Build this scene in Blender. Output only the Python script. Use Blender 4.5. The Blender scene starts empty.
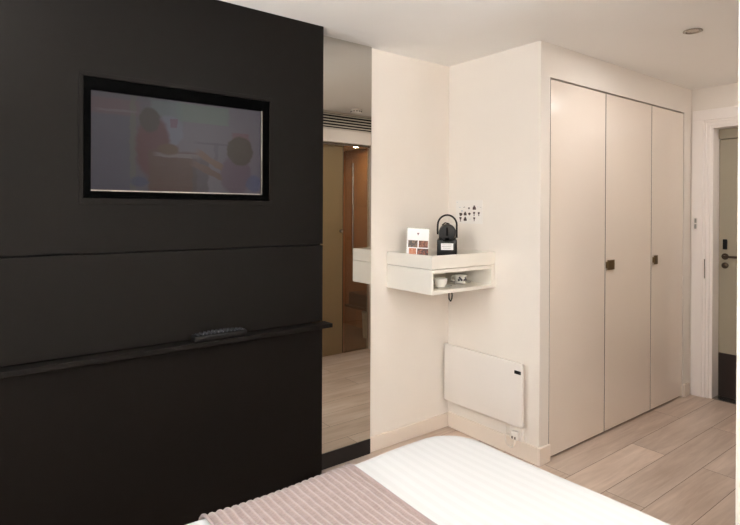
import bpy, bmesh, math, random
from mathutils import Vector, Matrix
random.seed(4)
sc = bpy.context.scene
COL = sc.collection
PI = math.pi

# ------------------------------------------------------------------ camera
CAMH = 1.44
YAW, PITCH, ROLL, FPX, CX, CY = .9138, .0033, .0044, 537.35, 370.45, 213.1
fw = Vector((math.cos(YAW)*math.cos(PITCH), math.sin(YAW)*math.cos(PITCH), -math.sin(PITCH)))
rt = Vector((math.sin(YAW), -math.cos(YAW), 0)); up = rt.cross(fw)
r2 = rt*math.cos(ROLL) + up*math.sin(ROLL); u2 = -rt*math.sin(ROLL) + up*math.cos(ROLL)
cd = bpy.data.cameras.new('camera'); cam = bpy.data.objects.new('camera', cd); COL.objects.link(cam)
m = Matrix.Identity(4)
for i in range(3):
    m[i][0] = r2[i]; m[i][1] = u2[i]; m[i][2] = -fw[i]
m[0][3], m[1][3], m[2][3] = 0, 0, CAMH
cam.matrix_world = m
cd.sensor_width = 36; cd.lens = FPX/740*36
cd.shift_x = -(CX-370)/740; cd.shift_y = -(262.5-CY)/740
cd.clip_start = .05
sc.camera = cam

# ------------------------------------------------------------------ materials
def lin(c):
    return tuple(((v/255)/12.92 if v/255 <= .04045 else ((v/255+.055)/1.055)**2.4) for v in c)
def mat(name, rgb, rough=.6, metal=0, spec=.5, bump=0, bscale=60, var=0, vscale=8, coat=0, emit=None, estr=0, trans=0, ior=1.45, sheen=0):
    """procedural principled surface: noise colour variation and noise bump"""
    mt = bpy.data.materials.new(name); mt.use_nodes = True
    nt = mt.node_tree; b = nt.nodes['Principled BSDF']
    c = lin(rgb)
    b.inputs['Base Color'].default_value = (*c, 1)
    b.inputs['Roughness'].default_value = rough; b.inputs['Metallic'].default_value = metal
    b.inputs['Specular IOR Level'].default_value = spec
    b.inputs['Coat Weight'].default_value = coat; b.inputs['Coat Roughness'].default_value = .05
    b.inputs['Transmission Weight'].default_value = trans; b.inputs['IOR'].default_value = ior
    b.inputs['Sheen Weight'].default_value = sheen
    if emit:
        b.inputs['Emission Color'].default_value = (*lin(emit), 1); b.inputs['Emission Strength'].default_value = estr
    tc = nt.nodes.new('ShaderNodeTexCoord')
    if var:
        n = nt.nodes.new('ShaderNodeTexNoise'); n.inputs['Scale'].default_value = vscale; n.inputs['Detail'].default_value = 4
        nt.links.new(tc.outputs['Object'], n.inputs['Vector'])
        mx = nt.nodes.new('ShaderNodeMix'); mx.data_type = 'RGBA'
        mx.inputs['A'].default_value = (*[v*(1-var) for v in c], 1); mx.inputs['B'].default_value = (*[min(1, v*(1+var)) for v in c], 1)
        nt.links.new(n.outputs['Fac'], mx.inputs['Factor']); nt.links.new(mx.outputs['Result'], b.inputs['Base Color'])
    if bump:
        n = nt.nodes.new('ShaderNodeTexNoise'); n.inputs['Scale'].default_value = bscale; n.inputs['Detail'].default_value = 3
        nt.links.new(tc.outputs['Object'], n.inputs['Vector'])
        bp = nt.nodes.new('ShaderNodeBump'); bp.inputs['Strength'].default_value = bump; bp.inputs['Distance'].default_value = .002
        nt.links.new(n.outputs['Fac'], bp.inputs['Height']); nt.links.new(bp.outputs['Normal'], b.inputs['Normal'])
    return mt

M = {}
M['wall'] = mat('cream_paint', (231, 224, 216), .75, bump=.15, bscale=90, var=.015)
M['ceiling'] = mat('ceiling_paint', (240, 238, 235), .85, bump=.1, var=.01)
M['skirt'] = mat('skirting_paint', (230, 218, 206), .45, var=.01)
M['trimw'] = mat('white_gloss_trim', (240, 234, 230), .4, var=.01)
M['panel'] = mat('black_brown_laminate', (20, 17, 15), .5, spec=.09, bump=.1, bscale=220, var=.1, vscale=25)
M['panel_low'] = mat('black_lower_laminate', (18, 14, 12), .55, spec=.08, bump=.1, bscale=220, var=.1, vscale=25)
M['ledge'] = mat('black_ledge', (17, 14, 12), .5, spec=.12)
M['kick'] = mat('black_kick', (24, 20, 20), .35)
M['door_gloss'] = mat('gloss_cream_lacquer', (233, 221, 209), .2, spec=.5, coat=.25, var=.01)
M['edge'] = mat('seam_shade', (58, 48, 42), .8, spec=.1)  # shade of the wardrobe door seams given as a dark colour
M['brass'] = mat('aged_brass', (120, 98, 66), .35, metal=.85, bump=.2, bscale=150)
M['chrome'] = mat('satin_chrome', (170, 165, 158), .25, metal=1)
M['dmetal'] = mat('dark_handle_metal', (70, 58, 46), .35, metal=.8)
M['black'] = mat('black_plastic', (9, 8, 8), .35, spec=.2, var=.1)
M['blackgloss'] = mat('black_gloss_bezel', (2, 2, 2), .6, spec=.02)
M['machine'] = mat('machine_plastic', (20, 17, 15), .32, spec=.3, var=.1)
M['rubber'] = mat('rubber_buttons', (44, 44, 48), .35)
M['white'] = mat('white_lacquer', (234, 229, 220), .35, var=.01)
M['heater'] = mat('heater_enamel', (228, 222, 216), .4)
M['heater_top'] = mat('heater_edge_enamel', (236, 228, 220), .4)
M['china'] = mat('white_china', (240, 238, 232), .12, coat=.5)
M['paper'] = mat('white_card', (238, 236, 238), .6)
M['duvet'] = None
M['bathtile'] = None
M['entry'] = mat('entrance_door_paint', (158, 150, 132), .5, var=.03)
M['kickplate'] = mat('dark_kick_plate', (44, 34, 30), .35, bump=.1)
M['dark_void'] = mat('dark_cavity', (7, 6, 6), .9)
M['grille'] = mat('grille_paint', (206, 200, 190), .5)
M['basebed'] = mat('divan_fabric', (90, 84, 80), .9, bump=.5, bscale=400)
M['plug'] = mat('white_socket_plastic', (236, 230, 224), .3)
M['cable'] = mat('white_cable', (228, 220, 212), .45)
M['walnut'] = mat('walnut_veneer', (96, 64, 42), .4, var=.2, vscale=12)
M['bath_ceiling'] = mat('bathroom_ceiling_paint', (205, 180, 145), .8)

def mirror_mat():
    mt = mat('tinted_mirror', (204, 201, 195), .0, metal=1)
    return mt
M['mirror'] = mirror_mat()

def duvet_mat():
    mt = bpy.data.materials.new('white_satin_stripe'); mt.use_nodes = True
    nt = mt.node_tree; b = nt.nodes['Principled BSDF']
    b.inputs['Roughness'].default_value = .6; b.inputs['Sheen Weight'].default_value = .15
    tc = nt.nodes.new('ShaderNodeTexCoord'); w = nt.nodes.new('ShaderNodeTexWave')
    w.wave_type = 'BANDS'; w.bands_direction = 'X'; w.wave_profile = 'SIN'
    w.inputs['Scale'].default_value = 7.5; w.inputs['Distortion'].default_value = .15
    nt.links.new(tc.outputs['Object'], w.inputs['Vector'])
    r = nt.nodes.new('ShaderNodeValToRGB'); r.color_ramp.elements[0].position = .42; r.color_ramp.elements[1].position = .58
    r.color_ramp.elements[0].color = (*lin((193, 193, 193)), 1); r.color_ramp.elements[1].color = (*lin((197, 197, 197)), 1)
    nt.links.new(w.outputs['Fac'], r.inputs['Fac']); nt.links.new(r.outputs['Color'], b.inputs['Base Color'])
    n = nt.nodes.new('ShaderNodeTexNoise'); n.inputs['Scale'].default_value = 9
    nt.links.new(tc.outputs['Object'], n.inputs['Vector'])
    bp = nt.nodes.new('ShaderNodeBump'); bp.inputs['Strength'].default_value = .2; bp.inputs['Distance'].default_value = .01
    nt.links.new(n.outputs['Fac'], bp.inputs['Height']); nt.links.new(bp.outputs['Normal'], b.inputs['Normal'])
    return mt
M['duvet'] = duvet_mat()

def runner_mat():
    mt = mat('mauve_quilted_satin', (178, 160, 156), .5, sheen=.2)
    nt = mt.node_tree; b = nt.nodes['Principled BSDF']
    tc = nt.nodes.new('ShaderNodeTexCoord')
    v = nt.nodes.new('ShaderNodeTexNoise'); v.inputs['Scale'].default_value = 1; v.inputs['Detail'].default_value = 4
    mp = nt.nodes.new('ShaderNodeMapping'); mp.inputs['Scale'].default_value = (60, 170, 60)
    nt.links.new(tc.outputs['Object'], mp.inputs['Vector']); nt.links.new(mp.outputs['Vector'], v.inputs['Vector'])
    bp = nt.nodes.new('ShaderNodeBump'); bp.inputs['Strength'].default_value = .45; bp.inputs['Distance'].default_value = .004
    nt.links.new(v.outputs['Fac'], bp.inputs['Height']); nt.links.new(bp.outputs['Normal'], b.inputs['Normal'])
    mx = nt.nodes.new('ShaderNodeMix'); mx.data_type = 'RGBA'
    mx.inputs['A'].default_value = (*lin((126, 108, 105)), 1); mx.inputs['B'].default_value = (*lin((156, 138, 134)), 1)
    nt.links.new(v.outputs['Fac'], mx.inputs['Factor'])
    sp = nt.nodes.new('ShaderNodeSeparateXYZ'); nt.links.new(tc.outputs['Object'], sp.inputs[0])      # paler stitched cords
    P_ = (1.138-.60)/21
    m1 = nt.nodes.new('ShaderNodeMath'); m1.operation = 'MULTIPLY_ADD'; m1.inputs[1].default_value = PI/P_; m1.inputs[2].default_value = .275*PI/P_; nt.links.new(sp.outputs['X'], m1.inputs[0])
    m2 = nt.nodes.new('ShaderNodeMath'); m2.operation = 'COSINE'; nt.links.new(m1.outputs[0], m2.inputs[0])
    m3 = nt.nodes.new('ShaderNodeMath'); m3.operation = 'ABSOLUTE'; nt.links.new(m2.outputs[0], m3.inputs[0])
    m4 = nt.nodes.new('ShaderNodeMath'); m4.operation = 'POWER'; m4.inputs[1].default_value = 12; nt.links.new(m3.outputs[0], m4.inputs[0])
    m5 = nt.nodes.new('ShaderNodeMath'); m5.operation = 'MULTIPLY'; m5.inputs[1].default_value = .55; nt.links.new(m4.outputs[0], m5.inputs[0])
    m6 = nt.nodes.new('ShaderNodeMix'); m6.data_type = 'RGBA'; m6.inputs['B'].default_value = (*lin((186, 172, 168)), 1)
    nt.links.new(m5.outputs[0], m6.inputs['Factor']); nt.links.new(mx.outputs['Result'], m6.inputs['A']); nt.links.new(m6.outputs['Result'], b.inputs['Base Color'])
    return mt
M['runner'] = runner_mat()
M['piping'] = mat('mauve_piping', (150, 134, 132), .5)

def floor_mat():
    mt = bpy.data.materials.new('oak_laminate_planks'); mt.use_nodes = True
    nt = mt.node_tree; b = nt.nodes['Principled BSDF']; L = nt.links
    b.inputs['Roughness'].default_value = .42; b.inputs['Specular IOR Level'].default_value = .4
    tc = nt.nodes.new('ShaderNodeTexCoord')
    mp = nt.nodes.new('ShaderNodeMapping'); mp.inputs['Location'].default_value = (-3.34+1.36*3, -1.65+.2*20, 0)
    L.new(tc.outputs['Object'], mp.inputs['Vector'])
    br = nt.nodes.new('ShaderNodeTexBrick'); br.offset = .5; br.offset_frequency = 2; br.squash = 1
    br.inputs['Scale'].default_value = 1; br.inputs['Brick Width'].default_value = 1.36; br.inputs['Row Height'].default_value = .2
    br.inputs['Mortar Size'].default_value = .0016; br.inputs['Mortar Smooth'].default_value = .3; br.inputs['Bias'].default_value = 0
    br.inputs['Color1'].default_value = (.25, .25, .25, 1); br.inputs['Color2'].default_value = (.75, .75, .75, 1); br.inputs['Mortar'].default_value = (.5, .5, .5, 1)
    L.new(mp.outputs['Vector'], br.inputs['Vector'])
    # grain, shifted per plank
    sh = nt.nodes.new('ShaderNodeVectorMath'); sh.operation = 'MULTIPLY_ADD'
    L.new(br.outputs['Color'], sh.inputs[0]); sh.inputs[1].default_value = (31, 17, 5); L.new(tc.outputs['Object'], sh.inputs[2])
    g = nt.nodes.new('ShaderNodeMapping'); g.inputs['Scale'].default_value = (2.2, 26, 1); L.new(sh.outputs['Vector'], g.inputs['Vector'])
    n = nt.nodes.new('ShaderNodeTexNoise'); n.inputs['Scale'].default_value = 1; n.inputs['Detail'].default_value = 7; n.inputs['Roughness'].default_value = .62; n.inputs['Distortion'].default_value = .6
    L.new(g.outputs['Vector'], n.inputs['Vector'])
    g2 = nt.nodes.new('ShaderNodeMapping'); g2.inputs['Scale'].default_value = (1.6, 5, 1); L.new(sh.outputs['Vector'], g2.inputs['Vector'])
    n2 = nt.nodes.new('ShaderNodeTexNoise'); n2.inputs['Scale'].default_value = 1; n2.inputs['Detail'].default_value = 3
    L.new(g2.outputs['Vector'], n2.inputs['Vector'])
    r = nt.nodes.new('ShaderNodeValToRGB'); e = r.color_ramp.elements
    e[0].position = .3; e[0].color = (*lin((166, 144, 128)), 1); e[1].position = .72; e[1].color = (*lin((222, 204, 189)), 1)
    L.new(n.outputs['Fac'], r.inputs['Fac'])
    r2_ = nt.nodes.new('ShaderNodeValToRGB'); e = r2_.color_ramp.elements
    e[0].position = .3; e[0].color = (*lin((178, 156, 140)), 1); e[1].position = .7; e[1].color = (*lin((220, 202, 188)), 1)
    L.new(n2.outputs['Fac'], r2_.inputs['Fac'])
    mx = nt.nodes.new('ShaderNodeMix'); mx.data_type = 'RGBA'; mx.inputs['Factor'].default_value = .5
    L.new(r.outputs['Color'], mx.inputs['A']); L.new(r2_.outputs['Color'], mx.inputs['B'])
    # plank-to-plank tone
    mr = nt.nodes.new('ShaderNodeMapRange'); mr.inputs['From Min'].default_value = .2; mr.inputs['From Max'].default_value = .8; mr.inputs['To Min'].default_value = .88; mr.inputs['To Max'].default_value = 1.08
    L.new(br.outputs['Color'], mr.inputs['Value'])
    ml = nt.nodes.new('ShaderNodeMix'); ml.data_type = 'RGBA'; ml.blend_type = 'MULTIPLY'; ml.inputs['Factor'].default_value = 1
    L.new(mx.outputs['Result'], ml.inputs['A']); L.new(mr.outputs['Result'], ml.inputs['B'])
    ms = nt.nodes.new('ShaderNodeMix'); ms.data_type = 'RGBA'; ms.inputs['B'].default_value = (*lin((96, 78, 66)), 1)
    L.new(br.outputs['Fac'], ms.inputs['Factor']); L.new(ml.outputs['Result'], ms.inputs['A'])
    L.new(ms.outputs['Result'], b.inputs['Base Color'])
    bp = nt.nodes.new('ShaderNodeBump'); bp.inputs['Strength'].default_value = .5; bp.inputs['Distance'].default_value = .002; bp.invert = True
    L.new(br.outputs['Fac'], bp.inputs['Height']); L.new(bp.outputs['Normal'], b.inputs['Normal'])
    return mt
M['floor'] = floor_mat()

def tile_mat(name, rgb, tile=(.6, .3)):
    mt = bpy.data.materials.new(name); mt.use_nodes = True
    nt = mt.node_tree; b = nt.nodes['Principled BSDF']; L = nt.links
    b.inputs['Roughness'].default_value = .3
    tc = nt.nodes.new('ShaderNodeTexCoord')
    cx = nt.nodes.new('ShaderNodeSeparateXYZ'); L.new(tc.outputs['Object'], cx.inputs[0])
    ad = nt.nodes.new('ShaderNodeMath'); L.new(cx.outputs['X'], ad.inputs[0]); L.new(cx.outputs['Y'], ad.inputs[1])
    cb = nt.nodes.new('ShaderNodeCombineXYZ'); L.new(ad.outputs[0], cb.inputs['X']); L.new(cx.outputs['Z'], cb.inputs['Y'])
    br = nt.nodes.new('ShaderNodeTexBrick'); br.offset = 0; br.inputs['Scale'].default_value = 1
    br.inputs['Brick Width'].default_value = tile[0]; br.inputs['Row Height'].default_value = tile[1]; br.inputs['Mortar Size'].default_value = .003
    c = lin(rgb)
    br.inputs['Color1'].default_value = (*[v*.85 for v in c], 1); br.inputs['Color2'].default_value = (*[v*1.15 for v in c], 1); br.inputs['Mortar'].default_value = (*[v*.6 for v in c], 1)
    L.new(cb.outputs[0], br.inputs['Vector']); L.new(br.outputs['Color'], b.inputs['Base Color'])
    return mt
M['bathtile'] = tile_mat('brown_wall_tile', (168, 118, 78))
M['bathfloor'] = mat('brown_floor_tile', (120, 88, 62), .4, var=.1)

def frosted_mat():
    mt = bpy.data.materials.new('frosted_green_glass'); mt.use_nodes = True
    nt = mt.node_tree; nt.nodes.remove(nt.nodes['Principled BSDF']); out = nt.nodes['Material Output']; L = nt.links
    d = nt.nodes.new('ShaderNodeBsdfPrincipled'); d.inputs['Base Color'].default_value = (*lin((160, 150, 124)), 1); d.inputs['Roughness'].default_value = .25
    t = nt.nodes.new('ShaderNodeBsdfTranslucent'); t.inputs['Color'].default_value = (*lin((226, 214, 186)), 1)
    mx = nt.nodes.new('ShaderNodeMixShader'); mx.inputs[0].default_value = .55
    L.new(d.outputs[0], mx.inputs[1]); L.new(t.outputs[0], mx.inputs[2]); L.new(mx.outputs[0], out.inputs['Surface'])
    return mt
M['frosted'] = frosted_mat()
def clear_mat():
    mt = bpy.data.materials.new('clear_glass'); mt.use_nodes = True
    nt = mt.node_tree; nt.nodes.remove(nt.nodes['Principled BSDF']); out = nt.nodes['Material Output']; L = nt.links
    d = nt.nodes.new('ShaderNodeBsdfGlossy'); d.inputs['Roughness'].default_value = .02
    t = nt.nodes.new('ShaderNodeBsdfTransparent'); t.inputs['Color'].default_value = (.9, .93, .88, 1)
    f = nt.nodes.new('ShaderNodeFresnel'); mx = nt.nodes.new('ShaderNodeMixShader')
    L.new(f.outputs[0], mx.inputs[0]); L.new(t.outputs[0], mx.inputs[1]); L.new(d.outputs[0], mx.inputs[2]); L.new(mx.outputs[0], out.inputs['Surface'])
    return mt
M['glass'] = clear_mat()

# ------------------------------------------------------------------ mesh helpers
def BM(): return bmesh.new()
def box(bm, x0, x1, y0, y1, z0, z1, bev=0, seg=2):
    r = bmesh.ops.create_cube(bm, size=1)
    vs = r['verts']
    for v in vs:
        v.co = Vector((x0 if v.co.x < 0 else x1, y0 if v.co.y < 0 else y1, z0 if v.co.z < 0 else z1))
    if bev:
        es = list({e for v in vs for e in v.link_edges})
        bmesh.ops.bevel(bm, geom=es, offset=bev, segments=seg, affect='EDGES', profile=.5)
    return bm
def lathe(bm, prof, n=32, M4=None):
    """revolve (r, z) profile about Z"""
    rings = []
    for r, z in prof:
        if r < 1e-6: rings.append([bm.verts.new((0, 0, z))])
        else: rings.append([bm.verts.new((r*math.cos(2*PI*i/n), r*math.sin(2*PI*i/n), z)) for i in range(n)])
    allv = [v for g in rings for v in g]
    for a, b in zip(rings, rings[1:]):
        for i in range(n):
            j = (i+1) % n
            try:
                if len(a) == 1 and len(b) > 1: bm.faces.new((a[0], b[i], b[j]))
                elif len(b) == 1 and len(a) > 1: bm.faces.new((a[i], a[j], b[0]))
                elif len(a) > 1: bm.faces.new((a[i], a[j], b[j], b[i]))
            except ValueError: pass
    if M4 is not None:
        for v in allv: v.co = M4 @ v.co
    return bm
def tube(bm, pts, r, n=10, closed=False):
    pts = [Vector(p) for p in pts]; rings = []
    N = len(pts)
    prev = None
    for i, p in enumerate(pts):
        a = pts[(i-1) % N] if (closed or i) else p; b = pts[(i+1) % N] if (closed or i < N-1) else p
        d = (b-a).normalized()
        if prev is None:
            s = d.cross(Vector((0, 0, 1)));
            if s.length < .1: s = d.cross(Vector((1, 0, 0)))
        else: s = prev - d*prev.dot(d)
        s.normalize(); prev = s; t = d.cross(s)
        rings.append([bm.verts.new(p + r*(math.cos(2*PI*k/n)*s + math.sin(2*PI*k/n)*t)) for k in range(n)])
    for i in range(N if closed else N-1):
        a, b = rings[i], rings[(i+1) % N]
        for k in range(n):
            bm.faces.new((a[k], a[(k+1) % n], b[(k+1) % n], b[k]))
    if not closed:
        bm.faces.new(rings[0][::-1]); bm.faces.new(rings[-1])
    return bm
def prism(bm, poly, mat4, depth):
    """extrude 2D outline (x, y) by depth along local z"""
    lo = [bm.verts.new(mat4 @ Vector((x, y, 0))) for x, y in poly]; hi = [bm.verts.new(mat4 @ Vector((x, y, depth))) for x, y in poly]
    n = len(poly); bm.faces.new(lo[::-1]); bm.faces.new(hi)
    for i in range(n): bm.faces.new((lo[i], lo[(i+1) % n], hi[(i+1) % n], hi[i]))
def obj(name, bm, m, parent=None, smooth=False, loc=None):
    """bm coordinates are world coordinates unless the parent is moved"""
    bmesh.ops.recalc_face_normals(bm, faces=bm.faces[:])
    me = bpy.data.meshes.new(name); bm.to_mesh(me); bm.free()
    me.materials.append(m)
    o = bpy.data.objects.new(name, me); COL.objects.link(o)
    if smooth:
        for p in me.polygons: p.use_smooth = True
        try: me.set_sharp_from_angle(angle=math.radians(40))
        except Exception: pass
    if parent is not None:
        o.parent = parent
        if loc is None:
            off = Vector(parent.get('_org', (0, 0, 0)))
            me.transform(Matrix.Translation(-off))
    if loc is not None: o.location = loc
    return o
def recentre(o, c):
    """put a mesh object's origin at c without moving it"""
    o.data.transform(Matrix.Translation(-Vector(c))); o.location = Vector(c); return o
def tag(o, label, cat, group=None, kind=None):
    o['label'] = label; o['category'] = cat
    if group: o['group'] = group
    if kind: o['kind'] = kind
    return o
def thing(name, loc, label=None, cat=None, rz=0, group=None):
    o = bpy.data.objects.new(name, None); COL.objects.link(o)
    o.empty_display_size = .1; o.location = loc; o.rotation_euler = (0, 0, rz)
    if rz == 0: o['_org'] = loc
    if label: tag(o, label, cat, group)
    return o
def struct(name, bm, m, label, cat='wall', parent=None):
    o = obj(name, bm, m, parent)
    if parent is None: tag(o, label, cat, kind='structure')
    return o
def bb(*boxes, bev=0):
    bm = BM()
    for b in boxes: box(bm, *b, bev=bev)
    return bm

# ------------------------------------------------------------------ key planes
H = 2.415
YP, YK, YM = 2.4056, 2.545, 2.525     # black panel, cream wall, mirror face
XH, YW, XE = 2.628, 1.827, 4.627      # heater wall, wardrobe wall, end wall
YB, XB = .66, 2.029                   # bathroom wall (corridor side / bed side)
XW, YS = -1.5, -2.2                   # window wall, rear wall
T = .1

# ------------------------------------------------------------------ setting
struct('floor', bb((XW, 4.9, YS, 2.645, -.08, 0)), M['floor'], 'pale oak laminate floor of wide planks', 'floor')
struct('ceiling', bb((XW-T, 4.95, YS-T, 2.745, H, H+.1)), M['ceiling'], 'plain off-white painted ceiling', 'ceiling')
struct('wall_north', bb((XW-T, XH, YK, YK+T, 0, H)), M['wall'], 'cream wall carrying the mirror left of the corner')
struct('wall_east', bb((XH, 2.718, YW, YK+T, 0, H)), M['wall'], 'cream wall behind the white panel heater')
struct('wall_wardrobe', bb((2.718, XE, YW, YW+.09, 2.2205, H), (4.496, XE, YW, YW+.09, 0, 2.2205)), M['wall'], 'cream wall framing the wardrobe doors')
struct('wall_end', bb((XE, XE+.14, YB-.1, .80, 0, H), (XE, XE+.14, 1.735, YW+.2, 0, H), (XE, XE+.14, .80, 1.735, 2.157, H)), M['wall'], 'cream wall around the doorway at the corridor end')
struct('wall_west', bb((XW-T, XW, YS, -1.5, 0, H), (XW-T, XW, 1.0, YK, 0, H), (XW-T, XW, -1.5, 1.0, 0, .8), (XW-T, XW, -1.5, 1.0, 2.25, H)), M['wall'], 'cream wall with the bedroom window')
struct('wall_south', bb((XW-T, XB+.12, YS-T, YS, 0, H)), M['wall'], 'cream wall at the rear of the bedroom')
struct('wall_bathroom', bb((XB, XB+.1, YS, YB, 0, H), (XB+.1, 2.55, YB-.1, YB, 0, H), (3.42, XE, YB-.1, YB, 0, H), (2.55, 3.42, YB-.1, YB, 2.12, H)), M['wall'], 'cream outer corner of the bathroom, narrow strip along the right edge')
struct('baseboard_north', bb((1.952, XH, YK-.015, YK, 0, .09), bev=.003), M['skirt'], 'cream skirting under the kettle shelf wall', 'skirting')
struct('baseboard_east', bb((XH-.015, XH, YW, YK-.015, 0, .1), (XH-.015, 2.718, YW-.015, YW, 0, .1), bev=.003), M['skirt'], 'cream skirting under the heater and round the outside corner', 'skirting')
struct('baseboard_wardrobe', bb((4.497, 4.585, YW-.015, YW, 0, .1), bev=.003), M['skirt'], 'short skirting block at the far end of the wardrobe', 'skirting')
struct('light_block_panel', bb((4.80, 4.88, .5, 2.0, 0, H)), M['entry'], 'added backing panel blocking stray light behind the entrance door')  # added to stop light leaking through the gap over the door leaf
# window behind the camera
w = thing('window_1', (XW, -.25, .8)); w['kind'] = 'structure'; tag(w, 'bedroom window in the wall behind the bed', 'window')
fr = BM()
for b in ((XW-.08, XW+.01, -1.5, -1.44, .8, 2.25), (XW-.08, XW+.01, .94, 1.0, .8, 2.25), (XW-.08, XW+.01, -1.44, .94, .8, .86), (XW-.08, XW+.01, -1.44, .94, 2.19, 2.25), (XW-.08, XW+.01, -.28, -.22, .86, 2.19)):
    box(fr, *b)
obj('window_frame', fr, M['trimw'], w)
obj('pane', bb((XW-.06, XW-.052, -1.44, .94, .86, 2.19)), M['glass'], w)

# doorway at corridor end
c = BM()
box(c, XE-.02, XE, 1.735, 1.812, 0, 2.157, .003); box(c, XE-.02, XE, .735, 1.812, 2.157, 2.239, .003); box(c, XE-.02, XE, .735, .80, 0, 2.157, .003)
struct('trim_1', c, M['trimw'], 'white door casing at the end of the corridor', 'door casing')
d = thing('door_1', (4.75, 1.2, 0)); tag(d, 'greige entrance door with lever handle and dark kick plate', 'door', kind='structure')
c = BM()   # stepped frame
for (a, x0, x1, zt) in ((1.716, XE-.012, XE+.02, 2.138), (1.694, XE-.002, XE+.045, 2.117), (1.673, XE+.008, 4.80, 2.096)):
    box(c, x0, x1, a, 1.737, 0, zt, .002); box(c, x0, x1, .80, .80+1.737-a, 0, zt, .002); box(c, x0, x1, .80, 1.737, zt, 2.16, .002)
obj('door_frame', c, M['trimw'], d)
obj('door_leaf', bb((4.752, 4.79, .865, 1.672, .006, 2.012), bev=.002), M['entry'], d)
obj('transom', bb((4.735, 4.79, .865, 1.672, 2.018, 2.095), bev=.004), M['entry'], d)
obj('kick_plate', bb((4.748, 4.752, .88, 1.668, .006, .345), bev=.001), M['kickplate'], d)
lk = BM(); box(lk, 4.738, 4.752, 1.612, 1.642, 1.155, 1.235, .005)
obj('lock_reader', lk, M['black'], d)
lv = BM(); Mx = Matrix.Translation((4.752, 1.627, 1.10)) @ Matrix.Rotation(-PI/2, 4, 'Y')
lathe(lv, [(0, 0), (.025, 0), (.025, .006), (.012, .01), (.009, .01), (.009, .045), (0, .045)], 24, Mx)
tube(lv, [(4.71, 1.627, 1.10), (4.708, 1.60, 1.10), (4.708, 1.555, 1.10), (4.71, 1.515, 1.10)], .009)
obj('lever_handle', lv, M['dmetal'], d, True)
cy = lathe(BM(), [(0, 0), (.024, 0), (.024, .007), (.01, .01), (0, .01)], 24, Matrix.Translation((4.752, 1.627, 1.03)) @ Matrix.Rotation(-PI/2, 4, 'Y'))
obj('lock_cylinder', cy, M['dmetal'], d, True)
st = BM(); box(st, XE-.0135, XE-.0115, 1.719, 1.725, .93, 1.08)
obj('strike_plate', st, M['dmetal'], d)
obj('threshold', bb((XE+.01, 4.752, .865, 1.672, 0, .005)), M['chrome'], d)
sw = thing('light_switch', (XE-.02, 1.787, 1.355), 'small grey switch plate on the white door casing', 'switch')
obj('plate', bb((XE-.028, XE-.02, 1.768, 1.802, 1.305, 1.405), bev=.002), M['plug'], sw)
obj('rocker', bb((XE-.033, XE-.028, 1.775, 1.789, 1.315, 1.35), (XE-.033, XE-.028, 1.775, 1.789, 1.36, 1.395), bev=.001), M['chrome'], sw)

# ------------------------------------------------------------------ black wall panelling
p = thing('wall_panelling', (.0, YP, 0), 'tall black-brown panelled wall unit holding the television', 'wall panel')
zs = 1.2638
ox0, ox1, oz0, oz1 = .386, 1.2347, 1.4657, 1.9964       # raised surround
nx0, nx1, nz0, nz1 = .402, 1.2227, 1.4877, 1.9784       # television niche
x1 = 1.5372
c = BM()
for b in ((XW, nx0, YP, YK, zs+.004, H), (nx1, x1, YP, YK, zs+.003, H), (nx0, nx1, YP, YK, zs+.003, nz0), (nx0, nx1, YP, YK, nz1, H), (nx0, nx1, YP+.08, YK, nz0, nz1)):
    box(c, *b)
obj('upper_panel', c, M['panel'], p)
obj('middle_panel', bb((XW, x1, YP, YK, .859, zs-.004)), M['panel'], p)
obj('seam_backing', bb((XW, x1-.002, YP+.02, YK, zs-.004, zs+.003), (XW, x1-.002, YP+.02, YK, .853, .859)), M['dark_void'], p)
obj('lower_panel', bb((XW, x1, YP, YK, 0, .832)), M['panel_low'], p)
obj('ledge', bb((XW, 1.562, YP-.062, YP+.02, .832, .853), bev=.002), M['ledge'], p)

# television
def bpY(x, y, Y):
    v = fw + (x-CX)/FPX*r2 - (y-CY)/FPX*u2
    return Vector((0, 0, CAMH)) + v*(Y/v.y)
def bpX(x, y, X):
    v = fw + (x-CX)/FPX*r2 - (y-CY)/FPX*u2
    return Vector((0, 0, CAMH)) + v*(X/v.x)
tv = thing('television', ((nx0+nx1)/2, YP+.08, nz0), 'flat television with black bezel and dim picture set in the black wall', 'television')
bx0, bx1, bz0, bz1 = nx0+.002, nx1-.002, nz0+.002, nz1-.002
sx0, sx1, sz0, sz1 = bx0+.026, bx1-.036, bz0+.028, bz1-.050
yf = YP-.003
c = BM()
box(c, bx0, bx1, yf, YP+.079, bz0, sz0); box(c, bx0, bx1, yf, YP+.079, sz1, bz1); box(c, bx0, sx0, yf, YP+.079, sz0, sz1); box(c, sx1, bx1, yf, YP+.079, sz0, sz1)
obj('bezel', c, M['blackgloss'], tv)
c = BM(); box(c, sx0, sx1, yf+.001, yf+.012, sz0, sz0+.0055); box(c, sx1-.005, sx1, yf+.001, yf+.012, sz0, sz1)
obj('silver_inner_edge', c, mat('dull_silver', (130, 124, 118), .35, metal=1), tv)
c = BM()
box(c, ox0, ox1, YP-.005, YP, oz0, nz0, .001); box(c, ox0, ox1, YP-.005, YP, nz1, oz1, .001); box(c, ox0, nx0, YP-.005, YP, nz0, nz1, .001); box(c, nx1, ox1, YP-.005, YP, nz0, nz1, .001)
obj('niche_trim', c, M['panel'], p)

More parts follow.
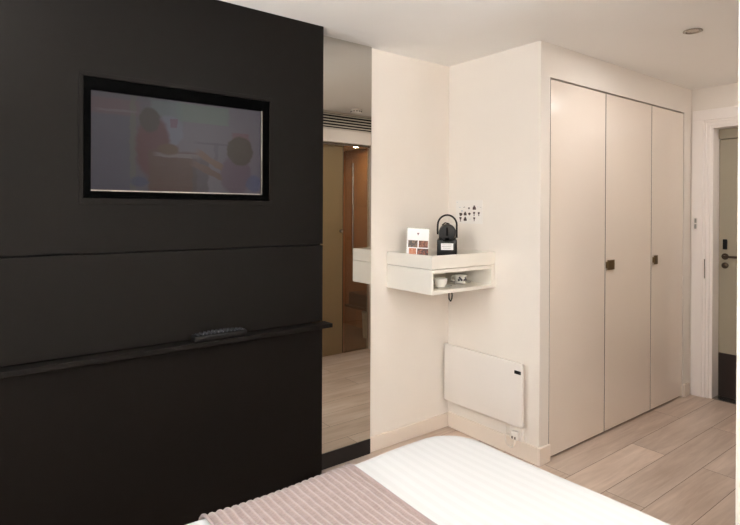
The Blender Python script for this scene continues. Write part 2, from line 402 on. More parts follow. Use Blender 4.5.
SCREEN_E = .37
def screen_mat():
    mt = bpy.data.materials.new('dim_lit_screen'); mt.use_nodes = True
    nt = mt.node_tree; b = nt.nodes['Principled BSDF']; L = nt.links
    b.inputs['Base Color'].default_value = (.006, .005, .005, 1); b.inputs['Roughness'].default_value = .3; b.inputs['Specular IOR Level'].default_value = .12
    uv = nt.nodes.new('ShaderNodeTexCoord')
    nz = nt.nodes.new('ShaderNodeTexNoise'); nz.inputs['Scale'].default_value = 14; nz.inputs['Detail'].default_value = 3
    L.new(uv.outputs['UV'], nz.inputs['Vector'])
    sb = nt.nodes.new('ShaderNodeVectorMath'); sb.operation = 'MULTIPLY_ADD'; sb.inputs[1].default_value = (.035, .035, 0)
    L.new(nz.outputs['Color'], sb.inputs[0]); L.new(uv.outputs['UV'], sb.inputs[2])
    sp = nt.nodes.new('ShaderNodeSeparateXYZ'); L.new(sb.outputs[0], sp.inputs[0])
    def math_(op, a, bb_=None):
        n = nt.nodes.new('ShaderNodeMath'); n.operation = op
        for i, v in enumerate((a, bb_)):
            if v is None: continue
            if isinstance(v, (int, float)): n.inputs[i].default_value = v
            else: L.new(v, n.inputs[i])
        return n.outputs[0]
    cur = None
    def lay(kind, cx, cy, rx, ry, rgb, soft=.25, op=1.0, rot=0):
        nonlocal cur
        dx = math_('SUBTRACT', sp.outputs['X'], cx+.0175); dy = math_('SUBTRACT', sp.outputs['Y'], cy+.0175)
        if rot:
            ca, sa = math.cos(rot), math.sin(rot)
            # aspect 1.75
            X = math_('MULTIPLY', dx, 1.75)
            dx2 = math_('ADD', math_('MULTIPLY', X, ca), math_('MULTIPLY', dy, sa)); dy2 = math_('SUBTRACT', math_('MULTIPLY', dy, ca), math_('MULTIPLY', X, sa))
            dx = math_('DIVIDE', dx2, 1.75); dy = dy2
        a = math_('DIVIDE', dx, rx); e = math_('DIVIDE', dy, ry)
        if kind == 'e': dd = math_('SQRT', math_('ADD', math_('MULTIPLY', a, a), math_('MULTIPLY', e, e)))
        else: dd = math_('MAXIMUM', math_('ABSOLUTE', a), math_('ABSOLUTE', e))
        mr = nt.nodes.new('ShaderNodeMapRange'); mr.interpolation_type = 'SMOOTHSTEP'
        mr.inputs['From Min'].default_value = 1-soft/2; mr.inputs['From Max'].default_value = 1+soft/2; mr.inputs['To Min'].default_value = op; mr.inputs['To Max'].default_value = 0
        L.new(dd, mr.inputs['Value'])
        mx = nt.nodes.new('ShaderNodeMix'); mx.data_type = 'RGBA'; L.new(mr.outputs['Result'], mx.inputs['Factor'])
        if cur is None: mx.inputs['A'].default_value = (*lin((70, 66, 74)), 1)
        else: L.new(cur, mx.inputs['A'])
        mx.inputs['B'].default_value = (*lin(rgb), 1); cur = mx.outputs['Result']
    lay('r', .72, .5, .30, .5, (88, 82, 90), .1)                 # pale kitchen wall
    lay('r', .62, .88, .16, .10, (84, 96, 88), .15, .8)          # window blind
    lay('r', .40, .85, .09, .13, (80, 92, 92), .3, .7)
    lay('r', .11, .45, .11, .45, (64, 62, 74), .15)              # left cupboard
    lay('r', .12, .86, .13, .08, (80, 62, 66), .4, .8)
    lay('r', .215, .5, .016, .5, (74, 76, 66), .4, .8)
    lay('r', .13, .82, .10, .012, (92, 84, 90), .5, .8)
    lay('e', .41, .66, .085, .17, (92, 92, 104), .2)             # round pale thing
    lay('r', .44, .75, .02, .05, (88, 56, 70), .3, .8)
    lay('r', .70, .56, .13, .013, (66, 62, 72), .5, .7)
    lay('r', .70, .46, .012, .1, (66, 62, 72), .5, .6)
    lay('r', .86, .66, .055, .05, (94, 66, 72), .4)              # red box
    lay('e', .325, .48, .095, .34, (72, 40, 46), .3)             # standing figure top
    lay('e', .305, .76, .055, .13, (50, 40, 38), .25)            # dark hair
    lay('r', .44, .17, .14, .27, (70, 48, 44), .12)              # table front
    lay('r', .47, .40, .13, .022, (96, 86, 88), .4)              # table top
    lay('e', .41, .46, .06, .06, (74, 54, 40), .4)
    lay('r', .60, .17, .05, .22, (62, 52, 58), .3, .8)
    lay('r', .70, .33, .14, .035, (96, 72, 60), .4, 1, -.55)     # forearms
    lay('r', .66, .24, .12, .035, (84, 62, 56), .4, 1, -.45)
    lay('e', .83, .22, .10, .24, (78, 62, 74), .25)              # seated figure
    lay('e', .855, .50, .088, .17, (62, 50, 44), .18)            # rounded hair
    lay('e', .95, .12, .05, .1, (62, 66, 96), .4, .8)
    lay('e', .25, .1, .05, .05, (46, 48, 80), .5, .7)
    L.new(cur, b.inputs['Emission Color']); b.inputs['Emission Strength'].default_value = SCREEN_E
    return mt
c = BM(); ys = yf+.010
vs = [c.verts.new(v) for v in ((sx0, ys, sz0+.004), (sx1-.003, ys, sz0+.004), (sx1-.003, ys, sz1), (sx0, ys, sz1))]
f = c.faces.new(vs); ul = c.loops.layers.uv.new('UVMap')
for l, q in zip(f.loops, ((0, 0), (1, 0), (1, 1), (0, 1))): l[ul].uv = q
vb = [c.verts.new(v.co + Vector((0, .02, 0))) for v in vs]
c.faces.new(vb[::-1])
for i in range(4): c.faces.new((vs[i], vb[i], vb[(i+1) % 4], vs[(i+1) % 4]))
M['screen'] = screen_mat()
screen = obj('screen', c, M['screen'], tv)
sc_ = screen['label'] = 'dim screen showing two figures in a kitchen'

# remote
rm = thing('remote_control', (.955, YP-.043, .853), 'black remote control lying on the narrow ledge of the black wall', 'remote control')
c = BM(); box(c, .830, 1.080, YP-.07, YP-.016, .8532, .886, .009, 3)
for v in c.verts:    # waisted body
    k = abs((v.co.x-.955)/.123)
    v.co.z += .008*(1-k*k)*(1 if v.co.z > .865 else 0); v.co.y += .004*(1-k)*(1 if v.co.y < YP-.043 else -1)
obj('body', c, M['black'], rm, True)
c = BM()
for i in range(12):
    for j in range(3):
        x = .846 + i*.019; k = abs((x-.955)/.123)
        y = YP-.064+j*.015
        box(c, x, x+.009, y, y+.007, .880, .889+.0075*(1-k*k), .001, 1)
obj('buttons', c, M['rubber'], rm)

# ------------------------------------------------------------------ mirror
mi = thing('wall_mirror', (1.7, YK, 0), 'tall tinted mirror between the black wall and the cream wall', 'mirror')
obj('glass', bb((1.3, 1.952, YM, YK, .088, H)), M['mirror'], mi)
obj('plinth', bb((1.3, 1.952, YM-.004, YK, .0, .088), bev=.001), M['kick'], mi)

# ------------------------------------------------------------------ corner shelf
sX0, sX1, sY0, sY1, sZ0, sZ1 = 2.09, XH, 2.15, YK, .975, 1.193
sh = thing('corner_shelf', (2.36, 2.35, sZ0), 'white lacquered corner shelf box with tray top on the cream walls', 'shelf')
c = BM()
box(c, sX0, sX0+.014, sY0, sY1, sZ0, 1.114, .0015); box(c, sX1-.035, sX1, sY0, sY1, sZ0, 1.114, .0015)
box(c, sX0+.014, sX1-.035, sY0, sY1, sZ0, sZ0+.02, .0015); box(c, sX0+.014, sX1-.035, sY0+.003, sY1, 1.092, 1.114, .0015)
box(c, sX0+.014, sX1-.035, sY1-.012, sY1, sZ0+.02, 1.092)
obj('open_box', c, M['white'], sh)
c = BM()
z0 = 1.117
box(c, sX0, sX1, sY0, sY0+.014, z0, sZ1, .0015); box(c, sX0, sX0+.014, sY0+.014, sY1, z0, sZ1, .0015)
box(c, sX1-.014, sX1, sY0+.014, sY1, z0, sZ1, .0015); box(c, sX0+.014, sX1-.014, sY1-.014, sY1, z0, sZ1, .0015)
box(c, sX0+.014, sX1-.014, sY0+.014, sY1-.014, z0, z0+.012)
obj('tray', c, M['white'], sh)
TZ = z0+.012

# coffee machine
ctr = bpY(447, 240, 2.34); ang = math.atan2(ctr.y, ctr.x) - PI/2     # faces the room
cm = thing('coffee_machine', (ctr.x, ctr.y, TZ), 'black coffee machine with round head, arched handle and white label', 'coffee machine', rz=ang)
# local: front = -y ; x right
c = BM(); box(c, -.061, .061, -.055, .085, 0, .145, .012, 3); obj('base', c, M['machine'], cm, True, loc=(0, 0, 0))
c = BM()
lathe(c, [(0, -.06), (.044, -.06), (.053, -.05), (.053, .06), (.046, .072), (0, .074)], 40, Matrix.Translation((.002, .0, .182)) @ Matrix.Rotation(PI/2, 4, 'X'))
box(c, -.05, .053, -.045, .075, .12, .185, .012)
obj('head', c, M['machine'], cm, True, loc=(0, 0, 0))
c = BM(); box(c, -.006, .006, -.082, -.070, .165, .215, .003); box(c, -.012, .012, -.09, -.06, .138, .155, .003)
obj('spout', c, M['blackgloss'], cm, True, loc=(0, 0, 0))
c = BM(); pts = [(-.058, 0, .17)] + [(-.058, 0, .2)] + [(.001-.058*math.cos(t), 0, .228+.062*math.sin(t)) for t in [PI*k/16 for k in range(17)]] + [(.059, 0, .2), (.059, 0, .15)]
tube(c, pts, .006, 10); obj('arched_handle', c, M['machine'], cm, True, loc=(0, 0, 0))
c = BM(); tube(c, [(-.03, -.03, .228), (-.012, -.035, .243), (.014, -.03, .236)], .004, 8); obj('hinge', c, M['machine'], cm, True, loc=(0, 0, 0))
c = BM(); box(c, -.036, .038, -.0565, -.0545, .078, .118, .0005)
lb = obj('front_label', c, M['paper'], cm, loc=(0, 0, 0)); lb['label'] = 'white label'
c = BM()
for k, (a, b_) in enumerate(((-.028, .028), (-.03, .026), (-.024, .022))):
    z = .109-k*.010; box(c, a, b_, -.0572, -.0564, z-.0012, z+.0012)
obj('label_print', c, mat('grey_print', (150, 148, 148), .6), lb, loc=(0, 0, 0))

# leaflet
c1 = bpY(417, 245, 2.40); ang = math.atan2(c1.y, c1.x) - PI/2 + .12
lf = thing('leaflet', (c1.x, c1.y, TZ), 'white menu leaflet with four food photos standing in the shelf tray', 'leaflet', rz=ang)
tilt = Matrix.Rotation(-.1, 4, 'X') @ Matrix.Rotation(.05, 4, 'Y')
def lbox(name, m, x0, x1, y0, y1, z0, z1, par=lf, lab=None):
    c = BM(); box(c, x0, x1, y0, y1, z0, z1); c.transform(tilt)
    o = obj(name, c, m, par, loc=(0, 0, 0))
    if lab: o['label'] = lab
    return o
LW = .066
lbox('card', M['paper'], -LW, LW, -.001, .001, 0, .208)
lbox('acrylic_stand', M['glass'], -LW-.003, LW+.003, .003, .0045, 0, .213)
def food(name, a, b_):
    mt = bpy.data.materials.new(name); mt.use_nodes = True; nt = mt.node_tree; b = nt.nodes['Principled BSDF']
    tc = nt.nodes.new('ShaderNodeTexCoord'); v = nt.nodes.new('ShaderNodeTexVoronoi'); v.inputs['Scale'].default_value = 90
    r = nt.nodes.new('ShaderNodeValToRGB'); r.color_ramp.elements[0].color = (*lin(b_), 1); r.color_ramp.elements[1].color = (*lin(a), 1); r.color_ramp.elements[1].position = .6
    nt.links.new(tc.outputs['Object'], v.inputs['Vector']); nt.links.new(v.outputs['Distance'], r.inputs['Fac']); nt.links.new(r.outputs['Color'], b.inputs['Base Color'])
    return mt
for (x0, x1_, z0_, z1_, A, B) in ((-.058, -.001, .094, .136, (52, 42, 40), (150, 120, 96)), (.006, .062, .094, .136, (96, 52, 38), (176, 116, 88)), (-.052, -.008, .050, .088, (180, 110, 80), (220, 180, 150)), (-.002, .066, .046, .088, (60, 44, 44), (190, 110, 80))):
    lbox('food_photo', food('food_print', A, B), x0, x1_, -.0016, -.001, z0_, z1_)
c = BM(); prism(c, [(-.008, .006), (.008, .006), (.003, -.002), (.001, -.008), (-.001, -.008), (-.003, -.002)], tilt @ Matrix.Translation((0, -.001, .176)) @ Matrix.Rotation(PI/2, 4, 'X'), .0006)
obj('printed_emblem', c, mat('emblem_print', (120, 84, 96), .6), lf, loc=(0, 0, 0))

# poster with little drink pictures on heater wall
po = thing('wall_poster', (XH, 2.37, 1.37), 'pale sheet of small dark drink pictures stuck on the cream wall', 'poster')
c = BM(); a = bpX(456, 200.5, XH); b = bpX(482.5, 224, XH)
box(c, XH-.0015, XH, b.y, a.y, b.z, a.z); obj('sheet', c, mat('pale_sheet', (231, 227, 222), .5), po)
inkm = mat('dark_print', (62, 44, 44), .6); blue = mat('blue_print', (150, 166, 190), .6)
shapes = {
 'cup': [(-.5, .5), (.5, .5), (.5, .2), (.8, .1), (.5, -.1), (.3, -.5), (-.3, -.5)],
 'glass': [(-.35, .6), (.35, .6), (.25, 0), (.1, -.1), (.1, -.45), (.3, -.6), (-.3, -.6), (-.1, -.45), (-.1, -.1), (-.25, 0)],
 'pot': [(-.2, .7), (.2, .7), (.25, .4), (.5, .1), (.5, -.5), (-.5, -.5), (-.5, .1), (-.25, .4)],
 'dash': [(-.6, .1), (.2, .3), (.6, .1), (.6, -.1), (-.3, .05), (-.6, -.2)],
 'heart': [(0, .5), (.5, .3), (.45, -.1), (0, -.6), (-.45, -.1), (-.5, .3)]}
icons = [(460, 207.5, 'dash', .008, 1), (464.3, 207.3, 'dash', .009, 0), (469, 208.3, 'heart', .011, 0), (474.3, 208, 'pot', .019, 0), (477.8, 207, 'dash', .006, 1), (480.6, 207.4, 'dash', .006, 0),
         (460.6, 214.4, 'cup', .017, 0), (465.2, 213.9, 'pot', .017, 0), (469.4, 213.9, 'heart', .015, 0), (474.1, 213.9, 'glass', .018, 0), (478.8, 214, 'glass', .017, 0),
         (460.5, 219.2, 'glass', .02, 0), (465.2, 219.2, 'pot', .018, 0), (470, 219.2, 'dash', .006, 1), (474.2, 219.2, 'glass', .017, 0), (457.3, 202.3, 'dash', .006, 1), (462, 211, 'heart', .008, 1)]
for px, py, k, s, isb in icons:
    q = bpX(px, py, XH-.0015)
    c = BM(); Rm = Matrix(((0, 0, -1, q.x), (-1, 0, 0, q.y), (0, 1, 0, q.z), (0, 0, 0, 1)))
    prism(c, [(u*s*1.45, v*s*1.2) for u, v in shapes[k]], Rm, .0005)
    obj('printed_picture', c, blue if isb else inkm, po)

# cups and saucers inside the open box
CZ = sZ0+.02
def make_cup(name, loc, label, rz, dark, fold=None):
    t = thing(name, loc, label, 'cup', rz=rz, group='cups in the corner shelf')
    c = lathe(BM(), [(0, .004), (.022, .003), (.024, .0), (.027, .004), (.036, .02), (.041, .05), (.0385, .05), (.033, .02), (.024, .008), (0, .007)], 36)
    obj('cup_body', c, M['china'], t, True, loc=(0, 0, 0))
    c = tube(BM(), [(.036, 0, .042), (.05, 0, .044), (.058, 0, .034), (.055, 0, .021), (.045, 0, .014), (.033, 0, .016)], .0035, 8)
    obj('handle', c, M['china'], t, True, loc=(0, 0, 0))
    if dark:
        c = BM()
        for a in dark:
            for k in range(4):
                aa = a + k*.16
                R = .0365; m4 = Matrix.Rotation(aa, 4, 'Z') @ Matrix.Translation((R-.002+.0015*(k % 2), 0, .022+.007*((k*2) % 3))) @ Matrix.Rotation(PI/2, 4, 'Y')
                lathe(c, [(0, .004), (.006, .0035), (.0075, .0), (0, -.004)], 8, m4)
        o = obj('painted_flower', c, mat('dark_flower', (58, 56, 66), .4), t, True, loc=(0, 0, 0)); o['label'] = 'dark painted flower pattern'
    return t
def make_saucer(loc, label):
    t = lathe(BM(), [(0, .0), (.03, .0), (.032, .003), (.066, .0125), (.067, .0145), (.03, .006), (0, .005)], 44)
    o = obj('saucer', t, M['china'], None, True, loc=loc); tag(o, label, 'saucer', 'saucers in the corner shelf'); return o
q1 = bpY(440.5, 285, 2.235); q2 = bpY(462, 281, 2.27)
make_saucer((q1.x, 2.235, CZ), 'white china saucer on the left inside the corner shelf')
make_cup('coffee_cup', (q1.x, 2.235, CZ+.006), 'plain white china cup at the left of the open shelf box', .8, None)
make_saucer((q2.x+.005, 2.29, CZ), 'white china saucer on the right inside the corner shelf')
make_cup('coffee_cup', (q2.x, 2.285, CZ+.006), 'white china cup with dark flower pattern, right of the other cup', 2.65, (1.0, 2.0))
# cable loop below shelf
q = bpY(450.5, 294, 2.23)
pts = [Vector((q.x-.012, 2.23, sZ0-.001)), Vector((q.x-.013, 2.23, .945)), Vector((q.x-.011, 2.23, .922)), Vector((q.x, 2.228, .910)), Vector((q.x+.011, 2.23, .922)), Vector((q.x+.014, 2.23, .945)), Vector((q.x+.012, 2.235, sZ0-.001))]
c = BM(); tube(c, pts, .0042, 8)
o = obj('cable_loop', c, M['black'], None, True); tag(recentre(o, (q.x, 2.23, .95)), 'dark loop of cable hanging below the white corner shelf', 'cable')

# ------------------------------------------------------------------ heater
ht = thing('panel_heater', (XH, 2.21, .2), 'white electric panel heater mounted low on the cream wall', 'heater')
hx = XH-.06
c = BM(); box(c, hx, hx+.018, 1.9004, 2.5206, .1953, .5666, .004, 3); obj('front_panel', c, M['heater'], ht, True)
c = BM(); box(c, hx+.019, XH-.006, 1.945, 2.475, .215, .556, .004, 2); obj('back_casing', c, M['heater_top'], ht, True)
c = BM()
for k in range(30): box(c, hx+.026, XH-.014, 1.955+k*.0168, 1.961+k*.0168, .5562, .5566)
obj('vent_slots', c, M['dark_void'], ht)
c = BM(); box(c, hx-.004, hx+.001, 1.909, 1.954, .503, .523, .0018); obj('control_display', c, M['black'], ht)['label'] = 'small black control window'
for y in (1.96, 2.40): obj('wall_bracket', bb((XH-.006, XH, y, y+.06, .22, .55)), M['heater_top'], ht)
# socket and plug
so = thing('wall_socket', (XH-.015, 1.975, .1), 'white socket with plug and coiled flex just under the heater', 'socket')
xs = XH
c = BM(); box(c, xs-.024, xs-.0005, 1.925, 2.015, .102, .182, .003, 2); obj('face_plate', c, M['plug'], so, True)
c = BM(); box(c, xs-.05, xs-.024, 1.94, 1.99, .108, .16, .008, 3); obj('plug', c, M['plug'], so, True)
for y in (1.952, 1.972): obj('plug_screw', bb((xs-.0522, xs-.0498, y, y+.007, .116, .130)), M['dmetal'], so)
pts = []
for k in range(60):
    t = k/59; a = 2*PI*2.6*t + .6
    pts.append((xs-.034-.012*t, 1.998+.038*math.cos(a)*(1-.15*t), .098+.046*math.sin(a)*(1-.1*t)))
c = BM(); tube(c, [(xs-.035, 2.03, .21)]+pts, .0028, 8)
o = obj('flex', c, M['cable'], so, True)

# ------------------------------------------------------------------ wardrobe
wd = thing('fitted_wardrobe', (3.6, YW+.01, 0), 'full-height fitted wardrobe with three glossy cream doors', 'wardrobe')
c = BM()
box(c, 2.722, 2.738, YW+.03, 2.43, 0, 2.215); box(c, 4.476, 4.492, YW+.03, 2.43, 0, 2.215); box(c, 2.738, 4.476, 2.415, 2.43, 0, 2.215)
box(c, 2.738, 4.476, YW+.03, 2.415, 2.199, 2.215); box(c, 2.738, 4.476, YW+.03, 2.415, .0, .016); box(c, 3.33, 3.346, YW+.03, 2.415, .016, 2.199); box(c, 3.96, 3.976, YW+.03, 2.415, .016, 2.199)
obj('carcass', c, M['dark_void'], wd)
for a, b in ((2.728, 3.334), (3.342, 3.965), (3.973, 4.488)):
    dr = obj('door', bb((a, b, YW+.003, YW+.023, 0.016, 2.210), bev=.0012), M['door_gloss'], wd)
    es_ = obj('edge_strip', bb((a-.0016, a-.0001, YW+.004, YW+.022, .016, 2.210)), M['edge'], dr); es_.data.transform(Matrix.Translation(-Vector(wd['_org'])))  # dark strip stands in for the shade in the door gap
    if a > 3:
        kx0, kx1 = (a+.004, a+.087) if a < 3.9 else (a+.014, a+.066)
        kb = BM(); box(kb, kx0, kx1, YW-.013, YW-.007, 1.066, 1.13, .001); box(kb, kx0, kx1, YW-.007, YW+.003, 1.078, 1.118, .001)
        k = obj('knob', kb, M['brass'], dr); k.data.transform(Matrix.Translation(-Vector(wd['_org']))); k['label'] = 'square brass knob'

# ------------------------------------------------------------------ ceiling fixtures
dl = thing('ceiling_downlight', (3.125, 1.23, H), 'small recessed spotlight with metal rim in the corridor ceiling', 'ceiling light')
c = lathe(BM(), [(.046, 0), (.047, -.004), (.038, -.006), (.030, -.003), (.028, 0)], 40, Matrix.Translation((3.125, 1.23, H))); obj('rim', c, M['chrome'], dl, True)
c = lathe(BM(), [(.0, -.0008), (.03, -.0008), (.03, -.0002), (0, -.0002)], 32, Matrix.Translation((3.125, 1.23, H))); obj('lamp_lens', c, mat('warm_grey_lens', (190, 176, 160), .3), dl, True)
sd = thing('smoke_detector', (3.035, .885, H), 'round white smoke detector on the ceiling seen only in the mirror', 'smoke detector')
c = lathe(BM(), [(0, 0), (.056, 0), (.057, -.01), (.05, -.014), (.05, -.03), (.035, -.042), (0, -.045)], 40, Matrix.Translation((3.035, .885, H))); obj('housing', c, M['white'], sd, True)
c = BM()
for k in range(12):
    a = 2*PI*k/12; box(c, 3.035+.047*math.cos(a)-.006, 3.035+.047*math.cos(a)+.006, .885+.047*math.sin(a)-.006, .885+.047*math.sin(a)+.006, H-.027, H-.018)
obj('sensor_slots', c, M['dark_void'], sd)
gr = thing('air_grille', (3.05, YB, 2.3), 'white slatted air conditioning grille seen in the mirror', 'air vent')
gx0, gx1, gz0, gz1 = 2.45, 3.7, 2.255, 2.395
obj('duct_backing', bb((gx0, gx1, YB, YB+.003, gz0, gz1)), M['dark_void'], gr)
c = BM(); box(c, gx0-.015, gx1+.015, YB, YB+.014, gz1, gz1+.012); box(c, gx0-.015, gx1+.015, YB, YB+.014, gz0-.012, gz0); box(c, gx0-.015, gx0, YB, YB+.014, gz0, gz1); box(c, gx1, gx1+.015, YB, YB+.014, gz0, gz1)
obj('frame', c, M['grille'], gr)
for k in range(5):
    z = gz0+.014+k*.0275; c = BM(); box(c, gx0, gx1, YB+.004, YB+.012, z, z+.010); obj('slat', c, M['grille'], gr)

# ------------------------------------------------------------------ bathroom (seen in the mirror)
struct('wall_bathroom_rear', bb((XB+.1, 4.02, -1.35, -1.25, 0, 2.2)), M['bathtile'], 'brown tiled wall at the back of the bathroom')
struct('wall_bathroom_side', bb((3.92, 4.02, -1.25, YB-.1, 0, 2.2)), M['bathtile'], 'brown tiled side wall of the bathroom')
struct('ceiling_bathroom', bb((XB+.1, 4.02, -1.35, YB-.1, 2.2, 2.24)), M['bath_ceiling'], 'warm lit bathroom ceiling', 'ceiling')
struct('floor_bathroom', bb((XB+.1, 3.92, -1.25, .56, .0, .012)), M['bathfloor'], 'brown tiled bathroom floor', 'floor')
gd = thing('sliding_glass_door', (3.0, .6, 0), 'frosted green glass bathroom door seen in the mirror', 'glass door')
obj('frosted_panel', bb((2.50, 3.09, .575, .585, .01, 2.10)), M['frosted'], gd)
c = BM(); box(c, 3.09, 3.098, .573, .587, .01, 2.10); obj('edge_strip', c, M['chrome'], gd)
c = lathe(BM(), [(0, .03), (.016, .03), (.018, .022), (.010, .012), (.010, 0)], 20, Matrix.Translation((3.06, .585, 1.24)) @ Matrix.Rotation(-PI/2, 4, 'X')); obj('round_knob', c, M['chrome'], gd, True)
obj('top_rail', bb((2.5, 3.42, .57, .6, 2.10, 2.12)), M['chrome'], gd)
cp = thing('glass_door_leaf', (3.3, .61, 0), 'clear glass bathroom door leaf with long metal bar, seen in the mirror', 'glass door')
obj('glass_sheet', bb((3.10, 3.40, .606, .612, .014, 2.09)), M['glass'], cp)
hb = BM(); tube(hb, [(3.19, .622, 1.0), (3.19, .622, 1.93)], .008, 12); box(hb, 3.185, 3.195, .612, .622, 1.03, 1.045); box(hb, 3.185, 3.195, .612, .622, 1.885, 1.90)
obj('bar_handle', hb, M['chrome'], cp, True)
vc = thing('vanity_cabinet', (3.8, .2, .335), 'dark brown wall-hung cabinet low in the bathroom reflection', 'cabinet')
obj('cabinet_body', bb((3.62, 3.92, -.05, .45, .36, .50), bev=.004), M['walnut'], vc)
obj('cabinet_base', bb((3.58, 3.92, -.08, .48, .335, .36), bev=.003), M['walnut'], vc)
to = thing('waste_bin', (3.70, .22, .012), 'small white bin under the brown cabinet, seen in the mirror', 'bin')
c = lathe(BM(), [(0, 0), (.06, 0), (.075, .27), (.079, .275), (.079, .285), (.06, .30), (0, .305)], 32, Matrix.Translation((3.70, .22, .012))); obj('bin_body', c, M['china'], to, True)
bl = thing('bathroom_spotlight', (3.66, .06, 2.2), 'lit warm spotlight in the bathroom ceiling, seen in the mirror', 'ceiling light')
c = lathe(BM(), [(0, -.004), (.05, -.004), (.05, -.001), (0, -.001)], 32, Matrix.Translation((3.66, .06, 2.2))); obj('lit_lens', c, mat('lit_lens', (255, 240, 210), .4, emit=(255, 226, 180), estr=12), bl)
c = lathe(BM(), [(.05, 0), (.062, -.003), (.06, -.008), (.05, -.006)], 32, Matrix.Translation((3.66, .06, 2.2))); obj('rim', c, M['chrome'], bl, True)

# ------------------------------------------------------------------ bed
BX0, BX1, BY0, BY1, BZ = -.45, 1.712, -.25, 1.635, .505
def hz(x, y):
    k = min(1, max(0, (x-1.15)/.3)); k = k*k*(3-2*k)
    return .012*k + .006*math.sin(3.1*x+1.3*y)+.005*math.sin(5.3*y-2*x+1) + .004*math.sin(9*x+.5)*math.sin(7*y)
def prof_edge(s, L0, L1, R, n):
    pass
def bed_point(px_, py_, lift=0):
    """map parameter plane (px, py, may exceed the top by the drop length) onto the draped cover"""
    R = .06; rc = .2
    cx = min(max(px_, BX0+rc), BX1-rc); cyy = min(max(py_, BY0+rc), BY1-rc)
    dx, dy = px_-cx, py_-cyy; dist = math.hypot(dx, dy)
    if dist < 1e-9: return Vector((px_, py_, BZ+hz(px_, py_)+lift))
    ux, uy = dx/dist, dy/dist
    flat = rc-R
    wob = .008*math.sin(11*px_+2)+.008*math.sin(10*py_)
    if dist <= flat: return Vector((px_, py_, BZ+hz(px_, py_)+lift))
    s = dist-flat; arc = R*PI/2
    if s < arc:
        a = s/R; r = flat+(R+lift)*math.sin(a); z = BZ-R+(R+lift)*math.cos(a)
    else:
        r = flat+R+lift+wob*min(1, (s-arc)/.2)*1.0; z = BZ-R-(s-arc)
    k = 1 if s < arc*.5 else .5
    return Vector((cx+ux*r, cyy+uy*r, z+hz(px_, py_)*k))
def draped(x0, x1, y0, y1, nx, ny, lift=0, ridges=None):
    c = BM(); g = []
    for i in range(nx+1):
        row = []
        for j in range(ny+1):
            x = x0+(x1-x0)*i/nx; y = y0+(y1-y0)*j/ny
            l = lift + (ridges(x, y) if ridges else 0)
            row.append(c.verts.new(bed_point(x, y, l)))
        g.append(row)
    for i in range(nx):
        for j in range(ny): c.faces.new((g[i][j], g[i+1][j], g[i+1][j+1], g[i][j+1]))
    return c
bd = thing('bed', (.6, .7, 0), 'double bed with grey divan base under the white cover', 'bed')
c = BM(); box(c, BX0+.03, BX1-.05, BY0+.03, BY1-.05, .08, .28, .02); obj('divan_base', c, M['basebed'], bd)
c = BM(); box(c, BX0+.03, BX1-.05, BY0+.03, BY1-.05, .281, .47, .05, 4); obj('mattress', c, M['duvet'], bd, True)
for x in (BX0+.1, BX1-.14):
    for y in (BY0+.1, BY1-.14):
        c = lathe(BM(), [(0, 0), (.022, 0), (.028, .08), (0, .08)], 16, Matrix.Translation((x, y, 0))); obj('leg', c, M['black'], bd, True)
EXT = .2
c = draped(BX0-EXT, BX1+EXT, BY0-EXT, BY1+EXT, 150, 150)
dv = obj('duvet', c, M['duvet'], None, True); recentre(dv, (.6, .7, .3)); tag(dv, 'white satin striped duvet cover spread over the bed', 'duvet')
md = dv.modifiers.new('thickness', 'SOLIDIFY'); md.thickness = .012; md.offset = -1
RX0, RX1 = .60, 1.138
P_ = (RX1-RX0)/21
def ridge(x, y):
    t = ((x-RX0)/P_) % 1.0
    e = 1 - max(0, 1-min(x-RX0, RX1-x)/.008)*.6
    s2 = math.sin((y*90) + math.sin(x*60)*1.0)
    return (.0025*abs(math.sin(PI*t))**.5 + .006*abs(math.cos(PI*t))**5 + .0006*s2)*e
rb = thing('bed_runner', (.875, .7, BZ), 'mauve quilted bed runner laid across the white duvet', 'bed runner')
c = draped(RX0, RX1, BY0-EXT+.06, BY1+EXT-.06, 252, 320, .006, ridge)
o = obj('quilted_cloth', c, M['runner'], rb, True)
md = o.modifiers.new('thickness', 'SOLIDIFY'); md.thickness = .004; md.offset = -1
for xe in (RX0, RX1):
    pts = [bed_point(xe, BY0-EXT+.06+(BY1-BY0+2*EXT-.12)*j/120, .010) for j in range(121)]
    c = BM(); tube(c, pts, .0055, 8); o = obj('piped_edge', c, M['piping'], rb, True)

# ------------------------------------------------------------------ light
def area(name, loc, rot, sx, sy, power, col, shape='RECTANGLE', spread=PI):
    l = bpy.data.lights.new(name, 'AREA'); l.shape = shape; l.size = sx; l.size_y = sy; l.energy = power; l.color = col; l.spread = spread
    o = bpy.data.objects.new(name, l); COL.objects.link(o); o.location = loc; o.rotation_euler = rot; return o
area('window_daylight', (XW+.02, -.25, 1.52), (0, -PI/2, 0), 1.3, 2.3, 20, (.95, .98, 1))
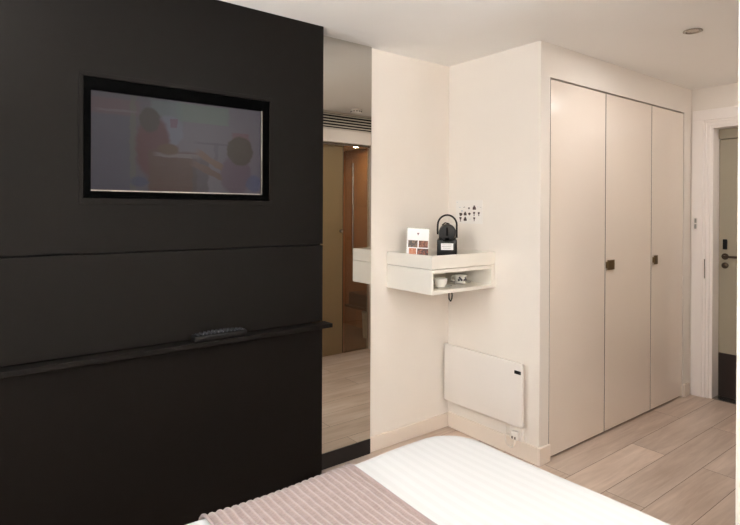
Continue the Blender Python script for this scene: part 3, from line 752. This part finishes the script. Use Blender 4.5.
# added bedroom ceiling spotlights, unseen, giving light from above
for (x, y) in ((-.5, -.9), (1.0, -1.2), (.2, 1.35), (-1.0, .9)):
    t = thing('added_spotlight', (x, y, H), 'unseen bedroom ceiling light, added for light from above', 'ceiling light', group='added bedroom ceiling spotlights')
    c = lathe(BM(), [(.05, 0), (.062, -.003), (.06, -.008), (.05, -.006)], 28, Matrix.Translation((x, y, H))); obj('rim', c, M['chrome'], t, True)
    c = lathe(BM(), [(0, -.004), (.05, -.004), (.05, -.001), (0, -.001)], 28, Matrix.Translation((x, y, H))); obj('lit_lens', c, mat('added_spot_lens', (255, 240, 215), .4, emit=(255, 236, 205), estr=6), t)
    area('added_spot_beam', (x, y, H-.02), (0, 0, 0), .1, .1, 1.2, (1, .98, .96), 'DISK')
for (x, y) in ((-.9, -1.9), (-.8, 1.9), (1.85, -.6)):  # added floor lamps, unseen, bouncing fill light off the ceiling
    t = thing('fill_uplighter', (x, y, 0), 'slim unseen lamp added as fill, lighting the ceiling', 'added fill lamp', group='added uplighters out of view')
    c = lathe(BM(), [(0, 0), (.13, 0), (.13, .012), (.012, .02), (.012, 1.7), (0, 1.7)], 28, Matrix.Translation((x, y, 0))); obj('stand', c, M['chrome'], t, True)
    c = lathe(BM(), [(.012, 1.70), (.08, 1.72), (.16, 1.79), (.156, 1.79), (.078, 1.725), (.0, 1.708)], 32, Matrix.Translation((x, y, 0))); obj('bowl_shade', c, M['white'], t, True)
    area('fill_uplight', (x, y, 1.80), (PI, 0, 0), .28, .28, 66, (.91, .965, 1), 'DISK')
area('downlight_beam', (3.125, 1.23, H-.012), (0, 0, 0), .06, .06, 4.6, (1, .97, .95), 'DISK')
t = thing('ceiling_downlight', (4.2, .8, H), 'unseen recessed spotlight added to brighten the corridor near the entrance door', 'ceiling light')  # second downlight, added out of view to lift the corridor end
c = lathe(BM(), [(.046, 0), (.047, -.004), (.038, -.006), (.030, -.003), (.028, 0)], 40, Matrix.Translation((4.2, .8, H))); obj('rim', c, M['chrome'], t, True)
c = lathe(BM(), [(.0, -.0008), (.03, -.0008), (.03, -.0002), (0, -.0002)], 32, Matrix.Translation((4.2, .8, H))); obj('lamp_lens', c, mat('added_corridor_lens', (255, 240, 220), .3, emit=(255, 238, 215), estr=6), t, True)
area('downlight_beam', (4.2, .8, H-.012), (0, 0, 0), .06, .06, 3.2, (1, .97, .95), 'DISK')
area('bathroom_beam', (3.66, .06, 2.18), (0, 0, 0), .1, .1, 5.5, (1, .78, .54), 'DISK')
area('bathroom_beam', (2.9, -.4, 2.18), (0, 0, 0), .1, .1, 5.5, (1, .78, .54), 'DISK')

wl = bpy.data.worlds.new('world'); sc.world = wl; wl.use_nodes = True
bg = wl.node_tree.nodes['Background']; bg.inputs['Color'].default_value = (.75, .85, 1, 1); bg.inputs['Strength'].default_value = .6
sc.view_settings.view_transform = 'Standard'; sc.view_settings.look = 'None'; sc.view_settings.gamma = 1
sc.view_settings.use_curve_mapping = False; sc.view_settings.exposure = 0.4
sc.cycles.max_bounces = 12; sc.cycles.diffuse_bounces = 8; sc.cycles.glossy_bounces = 6; sc.cycles.caustics_reflective = False; sc.cycles.caustics_refractive = False
for o in bpy.data.objects:
    if '_org' in o: del o['_org']
